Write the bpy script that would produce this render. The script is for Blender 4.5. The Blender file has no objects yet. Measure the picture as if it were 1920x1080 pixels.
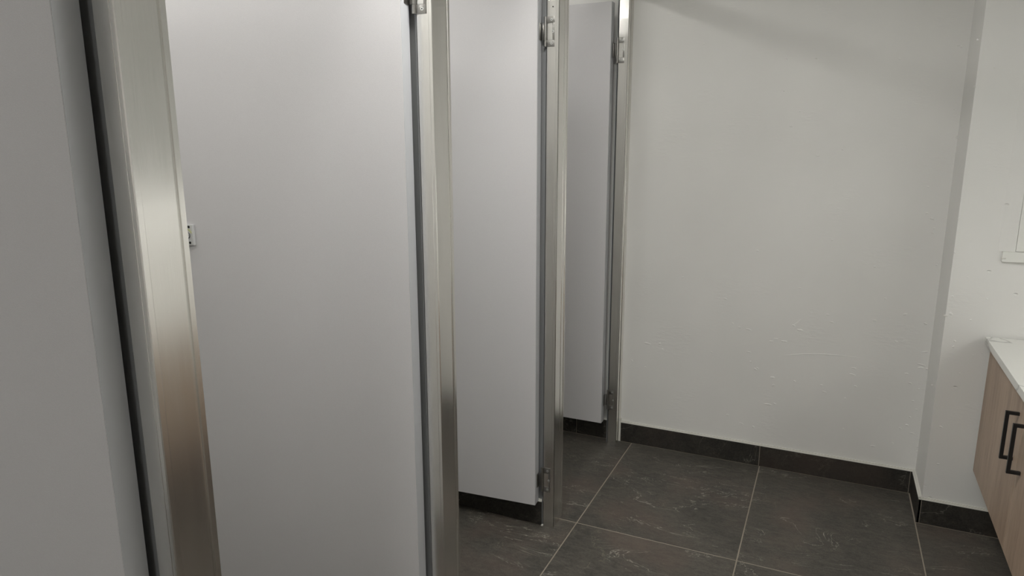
import bpy, bmesh, math, random
from mathutils import Vector, Matrix
random.seed(7)
S = bpy.context.scene
C = S.collection

# ------------------------------------------------------------ camera
F, YAW, PITCH, ROLL, CAMH = 1287.33, 0.43456, 0.204585, -0.0019307, 1.44472
fw = Vector((-math.sin(YAW)*math.cos(PITCH), math.cos(YAW)*math.cos(PITCH), -math.sin(PITCH)))
rt = Vector((math.cos(YAW), math.sin(YAW), 0))
up = rt.cross(fw)
rt2 = rt*math.cos(ROLL) + up*math.sin(ROLL)
up2 = -rt*math.sin(ROLL) + up*math.cos(ROLL)
cam = bpy.data.cameras.new('camera')
cam.sensor_width = 36; cam.lens = F/1920*36; cam.clip_start = .01
co = bpy.data.objects.new('camera', cam); C.objects.link(co)
M = Matrix((rt2, up2, -fw)).transposed().to_4x4(); M.translation = (0, 0, CAMH)
co.matrix_world = M
S.camera = co

# ------------------------------------------------------------ world, exposure, light strengths
w = bpy.data.worlds.new('world'); S.world = w; w.use_nodes = True
w.node_tree.nodes['Background'].inputs[0].default_value = (.75, .76, .8, 1)
w.node_tree.nodes['Background'].inputs[1].default_value = .02
S.view_settings.view_transform = 'Standard'; S.view_settings.look = 'None'
S.view_settings.gamma = 1; S.view_settings.exposure = 0
S.view_settings.use_curve_mapping = False
S.cycles.use_denoising = True
S.cycles.max_bounces = 10; S.cycles.diffuse_bounces = 6
S.cycles.blur_glossy = .3; S.cycles.sample_clamp_indirect = 6
CORRIDOR_POWER = 23.0      # emission of the corridor fittings
ADDED_STRIP_POWER = 14.0          # unseen strip, added to cast the countertop's shadow
CUBICLE_POWER = 47.0       # emission of the cubicle fittings
LIGHT_COLOUR = (1, .985, .945, 1)
CEIL = 2.45

# ------------------------------------------------------------ node helpers
def mat(name):
    m = bpy.data.materials.new(name); m.use_nodes = True
    nt = m.node_tree
    return m, nt, nt.nodes['Principled BSDF']
def nd(nt, t, **kw):
    n = nt.nodes.new(t)
    for k, v in kw.items():
        if k in n.inputs: n.inputs[k].default_value = v
        else: setattr(n, k, v)
    return n
def ramp(nt, src, a, b, ca, cb):
    r = nt.nodes.new('ShaderNodeValToRGB')
    r.color_ramp.elements[0].position = a; r.color_ramp.elements[1].position = b
    r.color_ramp.elements[0].color = (*ca, 1); r.color_ramp.elements[1].color = (*cb, 1)
    nt.links.new(src, r.inputs[0]); return r.outputs[0]
def coords(nt, scale=(1, 1, 1), obj=False, rand=0):
    tc = nt.nodes.new('ShaderNodeTexCoord' if obj else 'ShaderNodeNewGeometry')
    mp = nt.nodes.new('ShaderNodeMapping'); mp.inputs['Scale'].default_value = scale
    nt.links.new(tc.outputs['Object' if obj else 'Position'], mp.inputs['Vector'])
    if rand:
        oi = nt.nodes.new('ShaderNodeObjectInfo')
        ml = nt.nodes.new('ShaderNodeMath'); ml.operation = 'MULTIPLY'; ml.inputs[1].default_value = rand
        nt.links.new(oi.outputs['Random'], ml.inputs[0])
        cb = nt.nodes.new('ShaderNodeCombineXYZ')
        for i in range(3): nt.links.new(ml.outputs[0], cb.inputs[i])
        nt.links.new(cb.outputs[0], mp.inputs['Location'])
    return mp.outputs[0]
def noise(nt, v, scale, detail=3, rough=.5, dist=0):
    n = nd(nt, 'ShaderNodeTexNoise', Scale=scale, Detail=detail, Roughness=rough, Distortion=dist)
    nt.links.new(v, n.inputs['Vector']); return n.outputs[0]
def bump(nt, bs, h, strength, dist=.001, prev=None):
    b = nd(nt, 'ShaderNodeBump', Strength=strength, Distance=dist)
    nt.links.new(h, b.inputs['Height'])
    if prev: nt.links.new(prev, b.inputs['Normal'])
    nt.links.new(b.outputs[0], bs.inputs['Normal']); return b.outputs[0]
def mix(nt, fac, a, b, mode='MIX'):
    m = nt.nodes.new('ShaderNodeMix'); m.data_type = 'RGBA'; m.blend_type = mode
    for s, i in ((fac, 0), (a, 6), (b, 7)):
        if isinstance(s, (int, float)): m.inputs[i].default_value = s
        elif isinstance(s, tuple): m.inputs[i].default_value = (*s, 1)
        else: nt.links.new(s, m.inputs[i])
    return m.outputs[2]
def mathn(nt, op, a, b=None):
    m = nt.nodes.new('ShaderNodeMath'); m.operation = op
    for s, i in ((a, 0), (b, 1)):
        if s is None: continue
        if isinstance(s, (int, float)): m.inputs[i].default_value = s
        else: nt.links.new(s, m.inputs[i])
    return m.outputs[0]

# ------------------------------------------------------------ materials
def make_paint():
    m, nt, bs = mat('white_plaster_paint')
    v = coords(nt)
    base = ramp(nt, noise(nt, v, 2.2, 3), .3, .7, (.705, .70, .68), (.745, .74, .72))
    nt.links.new(base, bs.inputs['Base Color'])
    bs.inputs['Roughness'].default_value = .55; bs.inputs['Specular IOR Level'].default_value = .3
    # fine roller stipple, flat trowel ridges in patches, and a few small dents
    b1 = bump(nt, bs, noise(nt, v, 420, 3, .6), .22, .0008)
    vr = coords(nt, (1, 1, 2.6))
    patch = ramp(nt, noise(nt, v, 5.5, 2), .55, .70, (0, 0, 0), (1, 1, 1))
    ridg = mathn(nt, 'MULTIPLY', ramp(nt, noise(nt, vr, 34, 4, .6), .42, .72, (0, 0, 0), (1, 1, 1)), patch)
    b2 = bump(nt, bs, ridg, .5, .0014, b1)
    vo = nd(nt, 'ShaderNodeTexVoronoi', Scale=10, Randomness=1)
    vd = coords(nt, (1, 1, 1.8)); nt.links.new(vd, vo.inputs['Vector'])
    pit = ramp(nt, vo.outputs['Distance'], .035, .075, (0, 0, 0), (1, 1, 1))
    keep = ramp(nt, vo.outputs['Color'], .60, .62, (1, 1, 1), (0, 0, 0))
    pit2 = mathn(nt, 'MAXIMUM', pit, keep)
    b3 = bump(nt, bs, pit2, .8, .003, b2)
    bump(nt, bs, noise(nt, v, 3.5, 2), .25, .006, b3)
    return m
def make_plain(name, col, rough=.5, metal=0, spec=.5):
    m, nt, bs = mat(name)
    bs.inputs['Base Color'].default_value = (*col, 1); bs.inputs['Roughness'].default_value = rough
    bs.inputs['Metallic'].default_value = metal; bs.inputs['Specular IOR Level'].default_value = spec
    n = noise(nt, coords(nt), 300, 2); bump(nt, bs, n, .05, .0003)
    return m
def make_laminate():
    m, nt, bs = mat('door_laminate')
    v = coords(nt)
    c = ramp(nt, noise(nt, v, 1400, 2), .25, .75, (.525, .518, .529), (.610, .602, .614))
    nt.links.new(c, bs.inputs['Base Color'])
    bs.inputs['Roughness'].default_value = .5; bs.inputs['Specular IOR Level'].default_value = .35
    b1 = bump(nt, bs, noise(nt, v, 620, 2, .6), .45, .0006)
    return m
def make_alu():
    m, nt, bs = mat('brushed_aluminium')
    v = coords(nt, (1, 1, .012))
    st = noise(nt, v, 900, 3, .6)
    wv = coords(nt, (1, 1, .12))
    big = noise(nt, wv, 40, 2, .5)
    c = mix(nt, .4, ramp(nt, st, .3, .7, (.80, .79, .765), (.88, .87, .845)), ramp(nt, big, .3, .7, (.80, .79, .765), (.87, .86, .835)))
    nt.links.new(c, bs.inputs['Base Color'])
    bs.inputs['Metallic'].default_value = 1
    r = nt.nodes.new('ShaderNodeMapRange'); r.inputs[3].default_value = .19; r.inputs[4].default_value = .27
    nt.links.new(big, r.inputs[0]); nt.links.new(r.outputs[0], bs.inputs['Roughness'])
    bump(nt, bs, st, .03, .0003)
    return m
def make_steel():
    m, nt, bs = mat('satin_stainless_steel')
    v = coords(nt, (1, 1, 6))
    n = noise(nt, v, 200, 2)
    nt.links.new(ramp(nt, n, .3, .7, (.30, .295, .28), (.38, .37, .355)), bs.inputs['Base Color'])
    bs.inputs['Metallic'].default_value = 1; bs.inputs['Roughness'].default_value = .34
    return m
def make_tile(k=1.3, name='slate_look_tile'):
    m, nt, bs = mat(name)
    v = coords(nt, rand=40)
    vs = coords(nt, (1, 2.4, 1), rand=40)
    big = noise(nt, v, 2.6, 4, .6, .6)
    c = ramp(nt, big, .36, .64, (.022*k, .023*k, .0215*k), (.074*k, .067*k, .058*k))
    st = noise(nt, vs, 22, 6, .7, .8)
    c = mix(nt, .55, c, ramp(nt, st, .36, .66, (.020*k, .020*k, .018*k), (.105*k, .094*k, .079*k)), 'MIX')
    fine = noise(nt, vs, 160, 4, .7)
    c = mix(nt, .30, c, ramp(nt, fine, .35, .72, (.014*k, .014*k, .013*k), (.15*k, .135*k, .115*k)))
    # rust tint in patches
    rp = ramp(nt, noise(nt, v, 3.4, 3), .50, .68, (0, 0, 0), (1, 1, 1))
    c = mix(nt, mathn(nt, 'MULTIPLY', rp, .5), c, (.098*k, .072*k, .060*k))
    # thin pale veins: the narrow band where a warped noise crosses its middle, kept only in patches
    def vein(scale, width, patch_scale, lo, hi, seedv, dist):
        n = noise(nt, seedv, scale, 6, .62, dist)
        d = mathn(nt, 'ABSOLUTE', mathn(nt, 'SUBTRACT', n, .5))
        ln = ramp(nt, d, 0, width, (1, 1, 1), (0, 0, 0))
        pm = ramp(nt, noise(nt, seedv, patch_scale, 2), lo, hi, (0, 0, 0), (1, 1, 1))
        return mathn(nt, 'MULTIPLY', ln, pm)
    q = 1.0 if k > 1 else .35
    v1 = vein(1.7, .0034, 3.2, .46, .54, vs, 1.0)
    v2 = vein(4.0, .0044, 4.5, .52, .60, v, .4)
    v3 = vein(9.0, .008, 5, .54, .62, vs, .3)
    c = mix(nt, mathn(nt, 'MULTIPLY', v3, .3*q), c, (.20, .17, .13))
    c = mix(nt, mathn(nt, 'MULTIPLY', v1, .85*q), c, (.34, .32, .28))
    c = mix(nt, mathn(nt, 'MULTIPLY', v2, .42*q), c, (.26, .23, .18))
    nt.links.new(c, bs.inputs['Base Color'])
    bs.inputs['Roughness'].default_value = .50; bs.inputs['Specular IOR Level'].default_value = .32
    b1 = bump(nt, bs, fine, .12, .0008)
    bump(nt, bs, st, .25, .0016, b1)
    return m
def make_wood():
    m, nt, bs = mat('woodgrain_laminate')
    v = coords(nt, (1, 1, .10), obj=True)
    a = noise(nt, v, 11, 3, .6, .3); b = noise(nt, v, 90, 4, .7); g = noise(nt, coords(nt, (1, 1, .05), obj=True), 420, 2)
    c = ramp(nt, a, .36, .64, (.25, .175, .122), (.46, .355, .262))
    c = mix(nt, .4, c, ramp(nt, b, .34, .66, (.25, .175, .128), (.50, .385, .295)))
    c = mix(nt, .15, c, ramp(nt, g, .3, .7, (.28, .20, .155), (.58, .46, .37)))
    nt.links.new(c, bs.inputs['Base Color']); bs.inputs['Roughness'].default_value = .45
    bs.inputs['Specular IOR Level'].default_value = .4
    bump(nt, bs, b, .1, .0005)
    return m
def make_marble():
    m, nt, bs = mat('white_marble_stone')
    v = coords(nt, (1, .6, 1), obj=True)
    n = noise(nt, v, 2.6, 4, .55, 1.0)
    d = mathn(nt, 'ABSOLUTE', mathn(nt, 'SUBTRACT', n, .5))
    ln = ramp(nt, d, 0, .011, (1, 1, 1), (0, 0, 0))
    pm = ramp(nt, noise(nt, v, 6, 2), .38, .52, (0, 0, 0), (1, 1, 1))
    c = mix(nt, mathn(nt, 'MULTIPLY', mathn(nt, 'MULTIPLY', ln, pm), .75), (.74, .74, .71), (.30, .30, .29))
    nt.links.new(c, bs.inputs['Base Color']); bs.inputs['Roughness'].default_value = .3
    return m
def make_glow(name, power):
    m, nt, bs = mat(name)
    bs.inputs['Base Color'].default_value = (.9, .9, .9, 1)
    bs.inputs['Emission Color'].default_value = LIGHT_COLOUR; bs.inputs['Emission Strength'].default_value = power
    return m

PAINT = make_paint(); LAM = make_laminate(); ALU = make_alu(); STEEL = make_steel()
TILE = make_tile(); SKTILE = make_tile(.55, 'slate_look_skirting'); WOOD = make_wood(); MARBLE = make_marble()
GROUT = make_plain('beige_grout', (.275, .240, .195), .85)
TRIM = make_plain('white_tile_trim', (.62, .61, .57), .4)
BAND = make_plain('edge_band', (.47, .48, .50), .5)
CEILP = make_plain('ceiling_paint', (.78, .78, .75), .7)
BLACKM = make_plain('black_powder_coat', (.008, .008, .009), .42)
SLOT_SHADE = make_plain('slot_shade_black', (.008, .008, .009), .7)  # black standing in for the shade inside the lip slot
SEAL = make_plain('white_sealant', (.60, .59, .55), .45)
PANELP = make_plain('white_enamel', (.73, .735, .70), .4)
PLATE = make_plain('silver_plate', (.60, .61, .61), .35, .55)
HOLE = make_plain('black_screw_cap', (.004, .004, .004), .6)
VACANT = make_plain('vacant_indicator', (.50, .52, .30), .5)
SILV = make_plain('silver_coin_slot', (.66, .67, .66), .3, .5)
MIRROR, _nt, _b = mat('mirror_glass'); _b.inputs['Metallic'].default_value = 1
_b.inputs['Roughness'].default_value = .02; _b.inputs['Base Color'].default_value = (.86, .88, .87, 1)
SHADE_ALU = make_plain('shaded_aluminium', (.24, .245, .25), .5, .3)  # metal darkened to carry the shade of the hinge gap
GLOW_CORR = make_glow('corridor_diffuser', CORRIDOR_POWER)
GLOW_ADDED_STRIP = make_glow('added_strip_diffuser', ADDED_STRIP_POWER)
GLOW_CUB = make_glow('cubicle_diffuser', CUBICLE_POWER)

# ------------------------------------------------------------ mesh helpers
def link(name, bm, m, parent=None, smooth=False, kind=None, label=None):
    me = bpy.data.meshes.new(name)
    bmesh.ops.recalc_face_normals(bm, faces=bm.faces)
    bm.to_mesh(me); bm.free()
    if m: me.materials.append(m)
    if smooth:
        for p in me.polygons: p.use_smooth = True
        try: me.set_sharp_from_angle(angle=math.radians(35))
        except Exception: pass
    o = bpy.data.objects.new(name, me); C.objects.link(o)
    if parent: o.parent = parent
    if kind: o['kind'] = kind
    if label: o['label'] = label
    return o
def box(bm, x0, x1, y0, y1, z0, z1, bev=0):
    vs = [bm.verts.new((x, y, z)) for x in (x0, x1) for y in (y0, y1) for z in (z0, z1)]
    fs = [bm.faces.new([vs[i] for i in q]) for q in ((0,1,3,2),(4,6,7,5),(0,4,5,1),(2,3,7,6),(0,2,6,4),(1,5,7,3))]
    if bev:
        es = list({e for f in fs for e in f.edges})
        bmesh.ops.bevel(bm, geom=es, offset=bev, segments=2, profile=.5, affect='EDGES')
    return bm
def prism(bm, pts, z0, z1):
    lo = [bm.verts.new((x, y, z0)) for x, y in pts]; hi = [bm.verts.new((x, y, z1)) for x, y in pts]
    n = len(pts)
    for i in range(n): bm.faces.new((lo[i], lo[(i+1) % n], hi[(i+1) % n], hi[i]))
    bm.faces.new(hi); bm.faces.new(lo[::-1]); return bm
def cyl(bm, c, r, h, axis='Z', seg=20, r2=None):
    rot = {'Z': Matrix(), 'Y': Matrix.Rotation(math.pi/2, 4, 'X'), 'X': Matrix.Rotation(math.pi/2, 4, 'Y')}[axis]
    bmesh.ops.create_cone(bm, cap_ends=True, segments=seg, radius1=r, radius2=r if r2 is None else r2, depth=h,
                          matrix=Matrix.Translation(c) @ rot)
    return bm
def B(*a, **k): return box(bmesh.new(), *a, **k)
def empty(name, loc, rz=0, label=None, cat=None, group=None):
    o = bpy.data.objects.new(name, None); C.objects.link(o); o.empty_display_size = .1
    o.location = loc; o.rotation_euler = (0, 0, rz)
    tag(o, label, cat, group); return o
def tag(o, label, cat, group=None):
    if label: o['label'] = label
    if cat: o['category'] = cat
    if group: o['group'] = group
    return o

# ------------------------------------------------------------ key plan dimensions (metres)
XF = -.869                      # aisle face of the cubicle posts
YP = [.6425, 1.4385, 2.2435, 3.0832]   # near faces of the four posts
YW = 3.139; YN = 2.887; XR = .413      # end wall, stepped-out wall, its return
XL, XRW, YB = -2.45, 1.10, -3.0
# ------------------------------------------------------------ room shell
T = .12
floor = link('floor', B(XL-T, XRW+T, YB-T, YW+T, -.12, -.0009), GROUT, kind='structure')
link('ceiling', B(XL-T, XRW+T, YB-T, YW+T, CEIL, CEIL+.1), CEILP, kind='structure')
link('wall_end', B(XL-T, XR, YW, YW+T, -.003, CEIL), PAINT, kind='structure')
link('wall_step', B(XR, XRW+T, YN, YW+T, -.003, CEIL), PAINT, kind='structure')
link('wall_left', B(XL-T, XL, YB-T, YW, -.003, CEIL), PAINT, kind='structure')
link('wall_right', B(XRW, XRW+T, YB-T, YN, -.003, CEIL), PAINT, kind='structure')
link('wall_back', B(XL, XRW, YB-T, YB, -.003, CEIL), PAINT, kind='structure')
PT = 2.10
# trowel flecks, nicks and ridges standing a millimetre proud of the painted plaster
def flecks(bm, items, y, seed):
    rnd = random.Random(seed)
    for x, z, a, b, tilt in items:
        a = max(a, .004)*1.0; b = max(b, .002)*1.0; h = .0010+.0008*rnd.random()
        ca, sa = math.cos(math.radians(-tilt)), math.sin(math.radians(-tilt)); n = 9
        ring0, ring1 = [], []
        for k in range(n):
            t = 2*math.pi*k/n; j = .75+.5*rnd.random()
            for rr, hh, lst in ((1, 0, ring0), (.5, 1, ring1)):
                u, v = a*rr*j*math.cos(t), b*rr*j*math.sin(t)
                lst.append(bm.verts.new((x+u*ca-v*sa, y-(h if hh else -.0002), z+u*sa+v*ca)))
        for k in range(n): bm.faces.new((ring0[k], ring0[(k+1) % n], ring1[(k+1) % n], ring1[k]))
        bm.faces.new(ring1)
def ridge(bm, pts, y, w, h):
    rows = []
    for i, (x, z) in enumerate(pts):
        k = math.sin(math.pi*(i+.25)/(len(pts)-.5))
        rows.append([bm.verts.new((x, y+.0002, z-w)), bm.verts.new((x, y-h*k, z)), bm.verts.new((x, y+.0002, z+w))])
    for p, q in zip(rows, rows[1:]):
        bm.faces.new((p[0], p[1], q[1], q[0])); bm.faces.new((p[1], p[2], q[2], q[1]))
END_FLECKS = [(-0.743, 0.517, 0.0175, 0.0055, 10), (-0.685, 0.524, 0.0075, 0.005, -20), (-0.445, 0.512, 0.006, 0.0035, 30), (-0.749, 0.399, 0.005, 0.004, 20), (-0.816, 0.422, 0.0055, 0.004, 60), (-0.671, 0.497, 0.005, 0.004, 0), (-0.25, 0.457, 0.01, 0.005, 25), (-0.271, 0.489, 0.006, 0.0035, 0), (-0.283, 0.533, 0.0115, 0.0035, 5), (-0.174, 0.428, 0.011, 0.004, 0), (-0.158, 0.307, 0.0085, 0.005, 15), (-0.185, 0.3, 0.018, 0.004, 0), (-0.241, 0.182, 0.0065, 0.0065, 40), (-0.293, 0.189, 0.014, 0.004, 20), (-0.357, 0.22, 0.0085, 0.0055, -30), (-0.106, 0.676, 0.0095, 0.0035, 20), (-0.079, 0.658, 0.015, 0.005, 5), (-0.29, 0.637, 0.0135, 0.004, 10), (-0.329, 0.642, 0.008, 0.0035, 10), (-0.36, 0.658, 0.006, 0.0035, 0), (-0.192, 0.594, 0.01, 0.004, 0), (-0.14, 0.6, 0.013, 0.0035, 0), (-0.173, 0.608, 0.011, 0.0025, 0), (0.142, 0.516, 0.012, 0.0035, 8), (0.14, 0.487, 0.014, 0.0035, 8), (0.157, 0.437, 0.007, 0.0035, 20), (0.123, 0.377, 0.006, 0.005, 50), (0.038, 0.393, 0.0105, 0.004, 0), (0.025, 0.422, 0.0075, 0.0035, -10), (-0.083, 0.424, 0.0065, 0.004, 30), (-0.169, 0.393, 0.009, 0.006, -50), (-0.242, 0.463, 0.009, 0.0035, 20), (0.318, 0.207, 0.0055, 0.006, 10), (0.246, 0.181, 0.0115, 0.0035, 0), (0.129, 0.238, 0.005, 0.0035, 0), (0.309, 0.767, 0.0085, 0.0055, -20), (0.385, 0.737, 0.0075, 0.0035, 10), (0.415, 0.667, 0.0065, 0.0045, 0), (0.394, 0.619, 0.0145, 0.0045, -15), (0.388, 0.564, 0.0185, 0.0045, 12), (0.386, 0.552, 0.013, 0.0035, 0), (0.409, 0.549, 0.0045, 0.0045, 30), (0.339, 0.52, 0.008, 0.003, 0), (0.355, 0.481, 0.0085, 0.0035, 10), (0.39, 0.458, 0.0045, 0.0045, 60), (0.374, 0.405, 0.006, 0.0035, 0), (0.389, 0.37, 0.0075, 0.0035, 0), (0.37, 0.334, 0.0055, 0.0035, 30), (0.362, 0.297, 0.0075, 0.0035, 0), (0.414, 0.209, 0.0055, 0.0085, 80), (0.412, 0.189, 0.0045, 0.007, 70), (0.384, 0.265, 0.01, 0.0035, 10), (0.34, 0.279, 0.006, 0.0035, 20), (0.043, 0.707, 0.0105, 0.0035, 10), (0.024, 0.738, 0.008, 0.0035, 0), (0.202, 0.731, 0.008, 0.0035, 0), (0.022, 1.427, 0.0055, 0.004, 40), (-0.069, 1.401, 0.01, 0.003, 0), (-0.217, 1.788, 0.006, 0.003, 30), (0.191, 1.769, 0.0045, 0.003, 20), (0.379, 1.807, 0.005, 0.0035, 0), (0.389, 1.801, 0.0045, 0.004, 60), (0.413, 1.479, 0.006, 0.005, -40), (0.409, 1.471, 0.0045, 0.004, 30), (0.397, 1.55, 0.0035, 0.003, 0), (0.391, 1.576, 0.003, 0.003, 0), (0.363, 1.16, 0.0105, 0.004, 20), (0.374, 1.123, 0.0055, 0.004, 0), (0.371, 1.104, 0.008, 0.004, 25), (0.343, 1.181, 0.0055, 0.0035, 0), (0.397, 0.978, 0.0045, 0.004, 0), (0.336, 1.284, 0.004, 0.003, 0), (-0.552, 1.868, 0.0055, 0.003, 0), (-0.707, 1.782, 0.007, 0.0035, -30), (-0.218, 1.664, 0.005, 0.003, 20), (-0.106, 1.785, 0.0055, 0.003, 0), (-0.18, 1.52, 0.008, 0.003, 10), (-0.15, 1.58, 0.005, 0.0035, 0), (0.03, 1.438, 0.01, 0.0035, 10), (-0.867, 1.778, 0.005, 0.002, 0), (-0.399, 0.768, 0.0095, 0.0035, 10), (-0.593, 0.851, 0.0075, 0.004, 0), (0.014, 1.057, 0.007, 0.0035, 0), (0.181, 0.956, 0.006, 0.0035, 10), (-0.277, 0.994, 0.0065, 0.0035, 0), (-0.093, 0.843, 0.007, 0.0035, 0), (0.288, 0.651, 0.0075, 0.003, 0), (0.232, 0.827, 0.006, 0.0035, 0)]
STEP_FLECKS = [(0.429, 0.84, 0.0065, 0.006, 30), (0.415, 0.831, 0.008, 0.004, 0), (0.452, 0.738, 0.005, 0.005, 60), (0.451, 0.717, 0.005, 0.005, 20), (0.401, 1.792, 0.0035, 0.0035, 0), (0.413, 1.64, 0.004, 0.0025, 0), (0.415, 1.187, 0.004, 0.004, 0), (0.416, 1.064, 0.003, 0.004, 0), (0.427, 0.904, 0.005, 0.003, 0), (0.541, 0.704, 0.004, 0.003, 0), (0.516, 0.693, 0.005, 0.003, 0), (0.55, 1.339, 0.006, 0.0025, 20), (0.553, 1.321, 0.004, 0.0025, 0), (0.444, 0.402, 0.007, 0.004, 20), (0.4, 0.561, 0.005, 0.003, 0), (0.482, 0.619, 0.004, 0.003, 0), (0.531, 0.905, 0.0045, 0.0025, 0), (0.466, 0.978, 0.0055, 0.003, 0), (0.453, 0.252, 0.006, 0.003, 0), (0.492, 0.823, 0.004, 0.003, 20)]
bm = bmesh.new(); flecks(bm, END_FLECKS, YW, 1)
ridge(bm, [(-0.135, 0.537), (-0.06, 0.552), (0.024, 0.562), (0.096, 0.565), (0.162, 0.564)], YW, .0022, .0012)
ridge(bm, [(-0.115, 0.673), (-0.094, 0.69), (-0.077, 0.708)], YW, .0018, .0010)
o = link('plaster_flecks', bm, PAINT, bpy.data.objects['wall_end'], kind='stuff')
bm = bmesh.new(); flecks(bm, STEP_FLECKS, YN, 2)
o = link('plaster_flecks', bm, PAINT, bpy.data.objects['wall_step'], kind='stuff')
for i, y in enumerate(YP[:3]):
    wdt = .081 if i < 2 else .097
    link('wall_partition', B(XL, -.9190, y+.0135, y+wdt-.003, -.003, PT), PAINT, kind='structure')
    # dark sheet over the partition end, painting the shade in the hinge gap
    link('hinge_gap_shade', prism(bmesh.new(), [(-.975, y+.0125), (-.9188, y+.0125), (-.9188, y+wdt-.003), (-.9195, y+wdt-.003), (-.9195, y+.0134), (-.975, y+.0134)], 0, PT), SHADE_ALU, kind='structure')
# floor tiles: 0.6 m wide, cut rows against the end wall
tile_mesh = {}
def floor_tile(x0, x1, y0, y1):
    g = .0022
    key = (round(x1-x0, 3), round(y1-y0, 3))
    if key not in tile_mesh:
        bm = B(g, key[0]-g, g, key[1]-g, -.003, 0)
        es = [e for e in bm.edges if all(v.co.z > -.001 for v in e.verts)]
        bmesh.ops.bevel(bm, geom=es, offset=.0007, segments=1, affect='EDGES')
        me = bpy.data.meshes.new('tile'); bmesh.ops.recalc_face_normals(bm, faces=bm.faces); bm.to_mesh(me); bm.free()
        me.materials.append(TILE); tile_mesh[key] = me
    o = bpy.data.objects.new('tile', tile_mesh[key]); C.objects.link(o)
    o.parent = floor; o.location = (x0, y0, 0)
xs = [XL, -2.0006, -1.4006, -.8006, -.2006, .3994, .9994, XRW]
ys = [YB, -2.478, -1.278, -.078, 1.122, 2.3224, 3.129]
for a, b in zip(xs, xs[1:]):
    for c, d in zip(ys, ys[1:]):
        if a > .39 and c > 2.3: d = 2.876
        floor_tile(a, b, c, d)

# ------------------------------------------------------------ tiled skirting with white trim on top
def skirting(name, p0, p1, nrm, joints, trim_n):
    """p0->p1 along the wall face (plan), nrm = outward normal, joints = cut distances from p0"""
    p0, p1, n = Vector(p0), Vector(p1), Vector(nrm)
    L = (p1-p0).length; u = (p1-p0)/L
    def slab(bm, s0, s1, d0, d1, z0, z1):
        q = [p0+u*s0+n*d0, p0+u*s1+n*d0, p0+u*s1+n*d1, p0+u*s0+n*d1]
        return prism(bm, [(v.x, v.y) for v in q], z0, z1)
    base = link(name, slab(bmesh.new(), 0, L, 0, .0085, -.003, .0985), GROUT, kind='structure')
    cuts = [0]+[j for j in joints if 0 < j < L]+[L]
    for a, b in zip(cuts, cuts[1:]):
        g = .0014
        link('tile', slab(bmesh.new(), a+(g if a else 0), b-(g if b < L else 0), .002, .011, .0018, .0985), SKTILE, base)
    bm = bmesh.new()
    slab(bm, 0, L, 0, .0118, .0990, .1012)
    slab(bm, 0, L, 0, .0088, .1012, .1030)
    slab(bm, 0, L, 0, .0045, .1030, .1062)
    link(trim_n, bm, TRIM, kind='structure')
skirting('baseboard_end', (-.858, YW), (XR-.0, YW), (0, -1), [.6534, 1.2534], 'trim_1')
skirting('baseboard_end_cubicle', (XL, YW), (-.925, YW), (0, -1), [.16, .76, 1.36], 'trim_2')
skirting('baseboard_return', (XR, YW-.0115), (XR, YN-.011), (-1, 0), [], 'trim_3')
skirting('baseboard_step', (XR-.0115, YN), (XRW, YN), (0, -1), [.6, 1.2], 'trim_4')
for i, y in enumerate(YP[:3]):
    skirting('baseboard_partition', (XL, y+.003+.0105), (-.9188, y+.003+.0105), (0, -1), [.35, .95], 'trim_%d' % (5+i))
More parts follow.
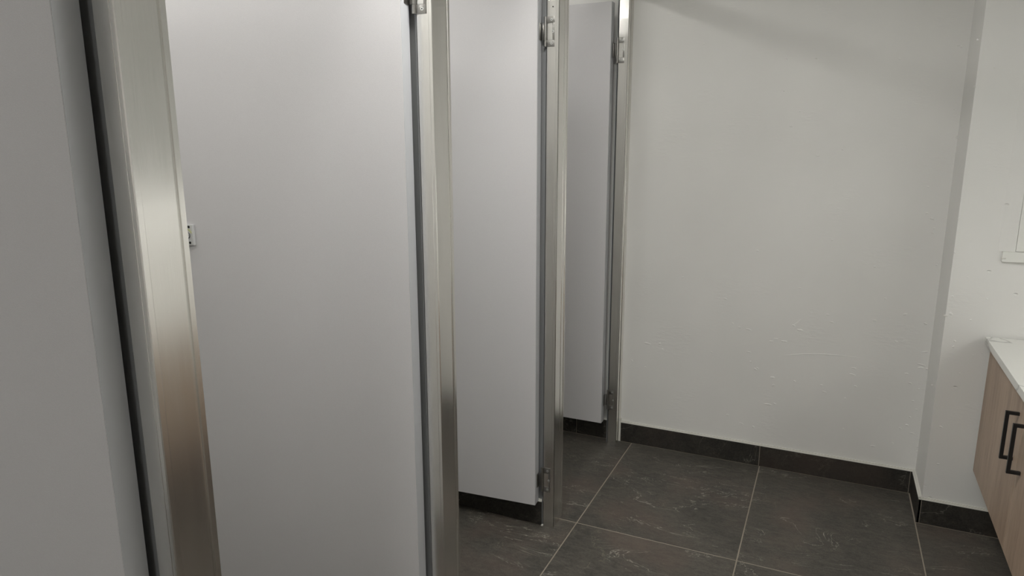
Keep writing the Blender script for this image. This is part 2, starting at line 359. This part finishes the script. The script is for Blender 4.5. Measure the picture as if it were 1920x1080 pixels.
# ------------------------------------------------------------ cubicle posts
POST_LABEL = ['wide brushed aluminium cubicle post nearest the camera, at far left of the photo',
              'brushed aluminium cubicle post between the two biggest white doors, mid-left',
              'aluminium post with a black seam and a low hinge, right of the second full door',
              'narrow brushed aluminium jamb fixed against the white end wall']
PTOP = 2.10
for i, y in enumerate(YP):
    wdt = (.081, .081, .097, .046)[i]
    X = XF
    t = empty('cubicle_post', (X-.02, y+wdt/2, 0), 0, POST_LABEL[i], 'post')
    ox, oy = X-.02, y+wdt/2
    if i < 2:
        pts = [(X-.0015, y), (X, y+.0015), (X, y+.0105), (X-.0012, y+.0118), (X-.0012, y+wdt-.0170), (X-.0034, y+wdt-.0162),
               (X-.0034, y+wdt-.0108), (X, y+wdt-.0100), (X, y+wdt-.001), (X-.001, y+wdt)]
    elif i == 2:
        pts = [(X-.0004, y), (X, y+.0006), (X, y+.0010), (X-.010, y+.0010), (X-.010, y+.0056), (X, y+.0056), (X, y+.012), (X-.0010, y+.0130),
               (X-.0010, y+.058), (X, y+.059), (X, y+.066), (X-.0012, y+.067), (X-.0012, y+wdt-.009), (X, y+wdt-.008), (X, y+wdt-.0005), (X-.0005, y+wdt)]
    else:
        pts = [(X-.0004, y), (X, y+.0006), (X, y+.0010), (X-.010, y+.0010), (X-.010, y+.0062), (X, y+.0062), (X, y+.026), (X-.003, y+.028),
               (X-.003, y+.040), (X-.001, y+.042), (X-.001, y+wdt)]
    xb = -.911
    pts += [(xb, y+wdt), (xb, y+.001), (xb+.001, y)]
    # two faint ribs on the hinge face
    pts += [(X-.0100, y), (X-.0096, y+.0005), (X-.0086, y+.0005), (X-.0082, y)]
    pts = [(px-ox, py-oy) for px, py in pts]
    link('post_profile', prism(bmesh.new(), pts, .0, PTOP), ALU, t)
    # narrow return lip beside the hinge face
    y1 = min(wdt-.004, .075)
    link('return_lip', prism(bmesh.new(), [(-.9190-ox, y+.0060-oy), (-.9156-ox, y+.0060-oy), (-.9156-ox, y+y1-oy), (-.9190-ox, y+y1-oy)], 0, PTOP), SHADE_ALU, t)
    link('lip_slot_shade', prism(bmesh.new(), [(-.9156-ox, y+.014-oy), (-.9110-ox, y+.014-oy), (-.9110-ox, y+y1-oy), (-.9156-ox, y+y1-oy)], 0, PTOP), SLOT_SHADE, t)  # black strip painting the shade deep in the slot beside the post
    if i == 2:
        for z, r in ((1.923, .0034), (1.894, .0022)):
            link('screw_hole', cyl(bmesh.new(), (-.886+.004*(z < 1.9)*-1-ox, y-.0003-oy, z), r, .0012, 'Y', 14), HOLE, t)
        link('sealant_bead', B(-.9187-ox, -.911-ox, y-.004-oy, y+.006-oy, 0, .006, bev=.002), SEAL, t)
    if i == 3:
        bm = prism(bmesh.new(), [(-.8690-ox, YW-oy-.0002), (-.8690-ox, YW-.012-oy), (-.8665-ox, YW-.0125-oy), (-.862-ox, YW-.011-oy), (-.8580-ox, YW-.0112-oy), (-.8575-ox, YW-oy-.0002)], 0, .118)
        link('sealant_bead', bm, SEAL, t)
        bm = prism(bmesh.new(), [(-.8690-ox, YW-oy-.0002), (-.8695-ox, YW-.010-oy), (-.8650-ox, YW-.0035-oy), (-.8620-ox, YW-oy-.0002)], .118, PTOP)
        link('sealant_bead', bm, SEAL, t)
# header rail joining the post tops
t = link('header_rail', B(-.911, XF, -.35, YW-.001, PTOP, PTOP+.042, bev=.003), ALU)
tag(t, 'brushed aluminium header rail along the tops of all cubicle posts', 'rail')

# ------------------------------------------------------------ doors
def hinge(parent, y0, z0, z1, xo, to_local):
    """flush hinge: C shaped leaf on the post face, nested inner leaf, barrel and door leaf"""
    h = (z1-z0); zm0, zm1 = z0+h*.22, z1-h*.22
    yf = y0-.0004
    bm = bmesh.new()
    xa, xb_ = -.9135, -.8840           # leaf on the post, world x
    box(bm, xa, xb_, yf-.0022, yf, z0, zm0-.0006, bev=.0005)
    box(bm, xa, xb_, yf-.0022, yf, zm1+.0006, z1, bev=.0005)
    box(bm, xb_-.0055, xb_, yf-.0022, yf, zm0-.0012, zm1+.0012, bev=.0004)
    cyl(bm, (xa-.001, yf-.004, (z0+zm0)/2), .0052, zm0-z0-.001, 'Z', 16)
    cyl(bm, (xa-.001, yf-.004, (z1+zm1)/2), .0052, z1-zm1-.001, 'Z', 16)
    for v in bm.verts: v.co = to_local @ v.co
    o = link('hinge', bm, STEEL, parent, smooth=True)
    bm = bmesh.new()
    cyl(bm, (xa-.001, yf-.004, (zm0+zm1)/2), .0055, zm1-zm0, 'Z', 16)
    box(bm, xa-.0105, xa-.001, yf-.0075, yf-.0045, zm0, zm1, bev=.0004)
    box(bm, xa-.0150, xa-.0132, yf-.026, yf-.005, zm0, zm1, bev=.0004)
    for v in bm.verts: v.co = to_local @ v.co
    link('hinge_knuckle', bm, STEEL, o, smooth=True)
    bm = bmesh.new()
    box(bm, xa+.006, xb_-.0065, yf-.0009, yf, zm0+.001, zm1-.001)
    for v in bm.verts: v.co = to_local @ v.co
    link('inner_leaf', bm, ALU, o)
    for sx, sz in ((-.8935, (z0+zm0)/2), (-.8935, (z1+zm1)/2), (xb_-.004, (z0+z1)/2)):
        bm = bmesh.new()
        cyl(bm, (sx, yf-.0026, sz), .0040, .0012, 'Y', 16, r2=.0040)
        for v in bm.verts: v.co = to_local @ v.co
        s = link('screw', bm, SILV, o)
        bm = bmesh.new()
        cyl(bm, (sx, yf-.0033, sz), .0016, .0006, 'Y', 8)
        for v in bm.verts: v.co = to_local @ v.co
        # the dark socket of the screw is joined into the same screw object as a second material
        me = s.data; me.materials.append(HOLE)
        b2 = bmesh.new(); b2.from_mesh(me); n0 = len(b2.faces)
        tmp = bpy.data.meshes.new('t'); bm.to_mesh(tmp); b2.from_mesh(tmp); bm.free()
        b2.faces.ensure_lookup_table()
        for f in b2.faces[n0:]: f.material_index = 1
        b2.to_mesh(me); b2.free(); bpy.data.meshes.remove(tmp)

DOORS = [ # pivot y, open angle short of square, leaf width, bottom, top, hinge spans, label
    (YP[0], 5.0, .70, .105, 2.054, [(.148, .246), (1.768, 1.864)], 'white cubicle door cut off by the left edge of the photo, beside the nearest post'),
    (YP[1], 6.5, .70, .105, 2.054, [(.148, .246), (1.743, 1.840)], 'largest white cubicle door in full view, occupancy indicator at its left edge'),
    (YP[2], 4.6, .70, .105, 2.054, [(.148, .246), (1.768, 1.864)], 'second fully seen white cubicle door, dark skirting showing under its lower edge'),
    (YP[3], 0.0, .715, .1148, 2.0543, [(.177, .277), (1.801, 1.909)], 'narrow-looking farthest white cubicle door by the end wall, its top edge in view')]
for i, (yp, ang, wd, z0, z1, hs, lab) in enumerate(DOORS):
    px, py = (-.9300, yp-.0012)
    if i == 3: px = -.9330
    if i == 0: px = -.9335
    t = empty('cubicle_door', (px, py, 0), math.radians(ang), lab, 'door', 'white cubicle doors')
    t['kind'] = 'thing'
    # local frame: leaf runs towards -x, thickness towards -y
    th = .041
    link('door_leaf', B(-wd, -.0012, -th, 0, z0, z1, bev=.0008), LAM, t)
    link('edge_band', B(-.0010, 0, -th+.0004, -.0004, z0+.0004, z1-.0004), BAND, t)
    inv = (Matrix.Translation((px, py, 0)) @ Matrix.Rotation(math.radians(ang), 4, 'Z')).inverted()
    for a, b in hs: hinge(t, yp, a, b, px, inv)
    # occupancy indicator near the free edge
    cx, cz = -(wd-.080)-.002, 1.209
    if i == 1: cx = -.6435-.024
    yf = -th
    ind = link('occupancy_indicator', B(cx-.030, cx+.026, yf-.0095, yf, cz-.0285, cz+.0285, bev=.0022), PLATE, t, label='small silver occupancy indicator plate')
    for sz in (-1, 1):
        link('screw_cap', cyl(bmesh.new(), (cx+.0135, yf-.0098, cz+sz*.0215), .0035, .0012, 'Y', 16), HOLE, ind)
    bm = bmesh.new(); n = 14; ro, ri = .0165, .0115; ccx, ccz = cx+.0065, cz+.001
    for j in range(n):
        a0 = math.radians(15+150*j/n); a1 = math.radians(15+150*(j+1)/n)
        q = [(ri, a0), (ro, a0), (ro, a1), (ri, a1)]
        lo = [bm.verts.new((ccx+r*math.cos(a), yf-.0094, ccz+r*math.sin(a))) for r, a in q]
        hi = [bm.verts.new((ccx+r*math.cos(a), yf-.0101, ccz+r*math.sin(a))) for r, a in q]
        bm.faces.new(hi); bm.faces.new(lo[::-1])
        for k in range(4): bm.faces.new((lo[k], lo[(k+1) % 4], hi[(k+1) % 4], hi[k]))
    link('vacant_window', bm, VACANT, ind, label='pale yellow-green vacant arc')
    link('slot_surround', cyl(bmesh.new(), (ccx, yf-.0098, ccz-.003), .0092, .0010, 'Y', 24), HOLE, ind)
    link('coin_slot', cyl(bmesh.new(), (ccx-.0006, yf-.0106, ccz-.0022), .0080, .0016, 'Y', 24), SILV, ind)
    link('slot_groove', B(ccx-.006, ccx+.005, yf-.0116, yf-.0113, ccz-.0032, ccz-.0016), HOLE, ind)

# ------------------------------------------------------------ vanity (rotated a touch out of square, as in the photo)
VX, VY, VR = .5600, 2.8740, math.radians(-1.0)
v = empty('vanity_cabinet', (VX, VY, 0), VR, 'wall-hung woodgrain vanity cabinet with black handles under the white stone top', 'cabinet')
ZB, ZT = .2573, .7455
link('carcass', B(.0205, .520, -2.905, -.003, ZB+.004, ZT), WOOD, v)
link('filler_strip', B(.004, .0202, -.0045, -.001, ZB, ZT), TRIM, v, label='thin white filler against the wall')
DW = .577
hy = [(-.5300, 1), (-.6360, 2), (-1.684, 3), (-1.790, 4), (-2.838, 5)]
for k in range(5):
    y1 = -.006-DW*k-(.001 if k else 0); y0 = -.006-DW*(k+1)+.001
    d = link('door', B(0, .018, y0, y1, ZB, ZT-.004, bev=.0008), WOOD, v)
    yh = hy[k][0]
    bm = bmesh.new(); s = .0048
    box(bm, -.034, -.034+2*s, yh-s, yh+s, .5265, .6765, bev=.0006)
    box(bm, -.034+s, .0005, yh-s, yh+s, .6765-2*s, .6764, bev=.0005)
    box(bm, -.034+s, .0005, yh-s, yh+s, .5266, .5265+2*s, bev=.0005)
    link('handle', bm, BLACKM, d, label='black square bar handle')
ct = link('countertop', B(-.019, .520, -2.92, -.0012, .7460, .7702, bev=.0012), MARBLE)
ct.location = (VX, VY, 0); ct.rotation_euler = (0, 0, VR-math.radians(.15))
tag(ct, 'white veined stone countertop on the wood vanity at right edge', 'countertop')

# ------------------------------------------------------------ white access panel on the stepped wall
x0, x1, z0, z1 = .5565, 1.02, 1.0425, 1.86
ap = empty('access_panel', ((x0+x1)/2, YN, z0), 0, 'white painted access panel on the wall above the countertop', 'panel')
ox, oy, oz = (x0+x1)/2, YN, z0
b = .0365
bm = bmesh.new()
box(bm, x0-ox, x1-ox, -.012, 0, 0, b, bev=.0012)
box(bm, x0-ox, x1-ox, -.012, 0, z1-z0-b, z1-z0, bev=.0012)
box(bm, x1-b-ox, x1-ox, -.012, 0, b, z1-z0-b, bev=.0012)
link('panel_frame', bm, PANELP, ap)
link('frame_stile', prism(bmesh.new(), [(x0-ox-.012, 0), (x0-ox+.010, -.0045), (x0+b-ox, -.0075), (x0+b-ox, 0)], b, z1-z0-b), PAINT, ap)
link('panel_leaf', B(x0+b+.0012-ox, x1-b-.0012-ox, -.0065, -.001, b+.0016, z1-z0-b-.0012, bev=.0006), PANELP, ap)
link('corner_sealant', B(x0-ox-.003, x0-ox+.012, -.0135, -.009, .010, .015, bev=.0018), SEAL, ap)

# ------------------------------------------------------------ unseen mirror cabinet over the vanity, strip light below added for the countertop shadow
mc = empty('mirror_cabinet', (XRW-.07, 1.40, 1.20), 0, 'long mirror-fronted wall cabinet above the vanity, outside the photo', 'cabinet')
link('carcass', B(-.055, .068, -1.30, 1.30, 0, .80, bev=.001), PANELP, mc)
for k in range(4):
    link('mirror_door', B(-.062, -.0555, -1.298+.6495*k, -1.298+.6495*(k+1)-.003, .004, .796), MIRROR, mc)
st = empty('added_strip_light', (XRW-.06, 1.40, 1.199), 0, 'added unseen strip light under the mirror cabinet', 'light')
link('light_housing', B(-.014, .014, -1.28, 1.28, -.007, 0), PANELP, st)
link('diffuser', B(-.010, .010, -1.275, 1.275, -.011, -.0072), GLOW_ADDED_STRIP, st)

# ------------------------------------------------------------ ceiling lights
def panel_lamp(x, y, glow, label, group):
    t = empty('ceiling_light', (x, y, CEIL), 0, label, 'light', group)
    h = .30
    bm = bmesh.new()
    box(bm, -h-.02, h+.02, -h-.02, -h, -.022, 0); box(bm, -h-.02, h+.02, h, h+.02, -.022, 0)
    box(bm, -h-.02, -h, -h, h, -.022, 0); box(bm, h, h+.02, -h, h, -.022, 0)
    link('light_housing', bm, PANELP, t)
    link('diffuser', B(-h, h, -h, h, -.016, -.004), glow, t)
def lamp(x, y, r, glow, label, group):
    t = empty('ceiling_light', (x, y, CEIL), 0, label, 'light', group)
    bm = bmesh.new(); cyl(bm, (0, 0, -.009), r+.016, .018, 'Z', 40, r2=r+.012)
    link('light_housing', bm, PANELP, t, smooth=True)
    link('diffuser', cyl(bmesh.new(), (0, 0, -.0195), r, .003, 'Z', 32), glow, t)
for x, y in ((-.46, 1.16), (-.46, -2.1)):
    panel_lamp(x, y, GLOW_CORR, 'square ceiling light over the %s of the aisle' % ('middle' if y > 0 else 'rear end'), 'aisle ceiling lights')
for x, y in ((-1.72, .15), (-1.72, 1.0), (-1.72, 1.85), (-1.70, 2.58)):
    lamp(x, y, .10, GLOW_CUB, {.15: 'round ceiling light in the cubicle nearest the camera', 1.0: 'round ceiling light above the largest door', 1.85: 'round ceiling light above the second full door', 2.58: 'round ceiling light in the farthest cubicle'}[y], 'cubicle ceiling lights')
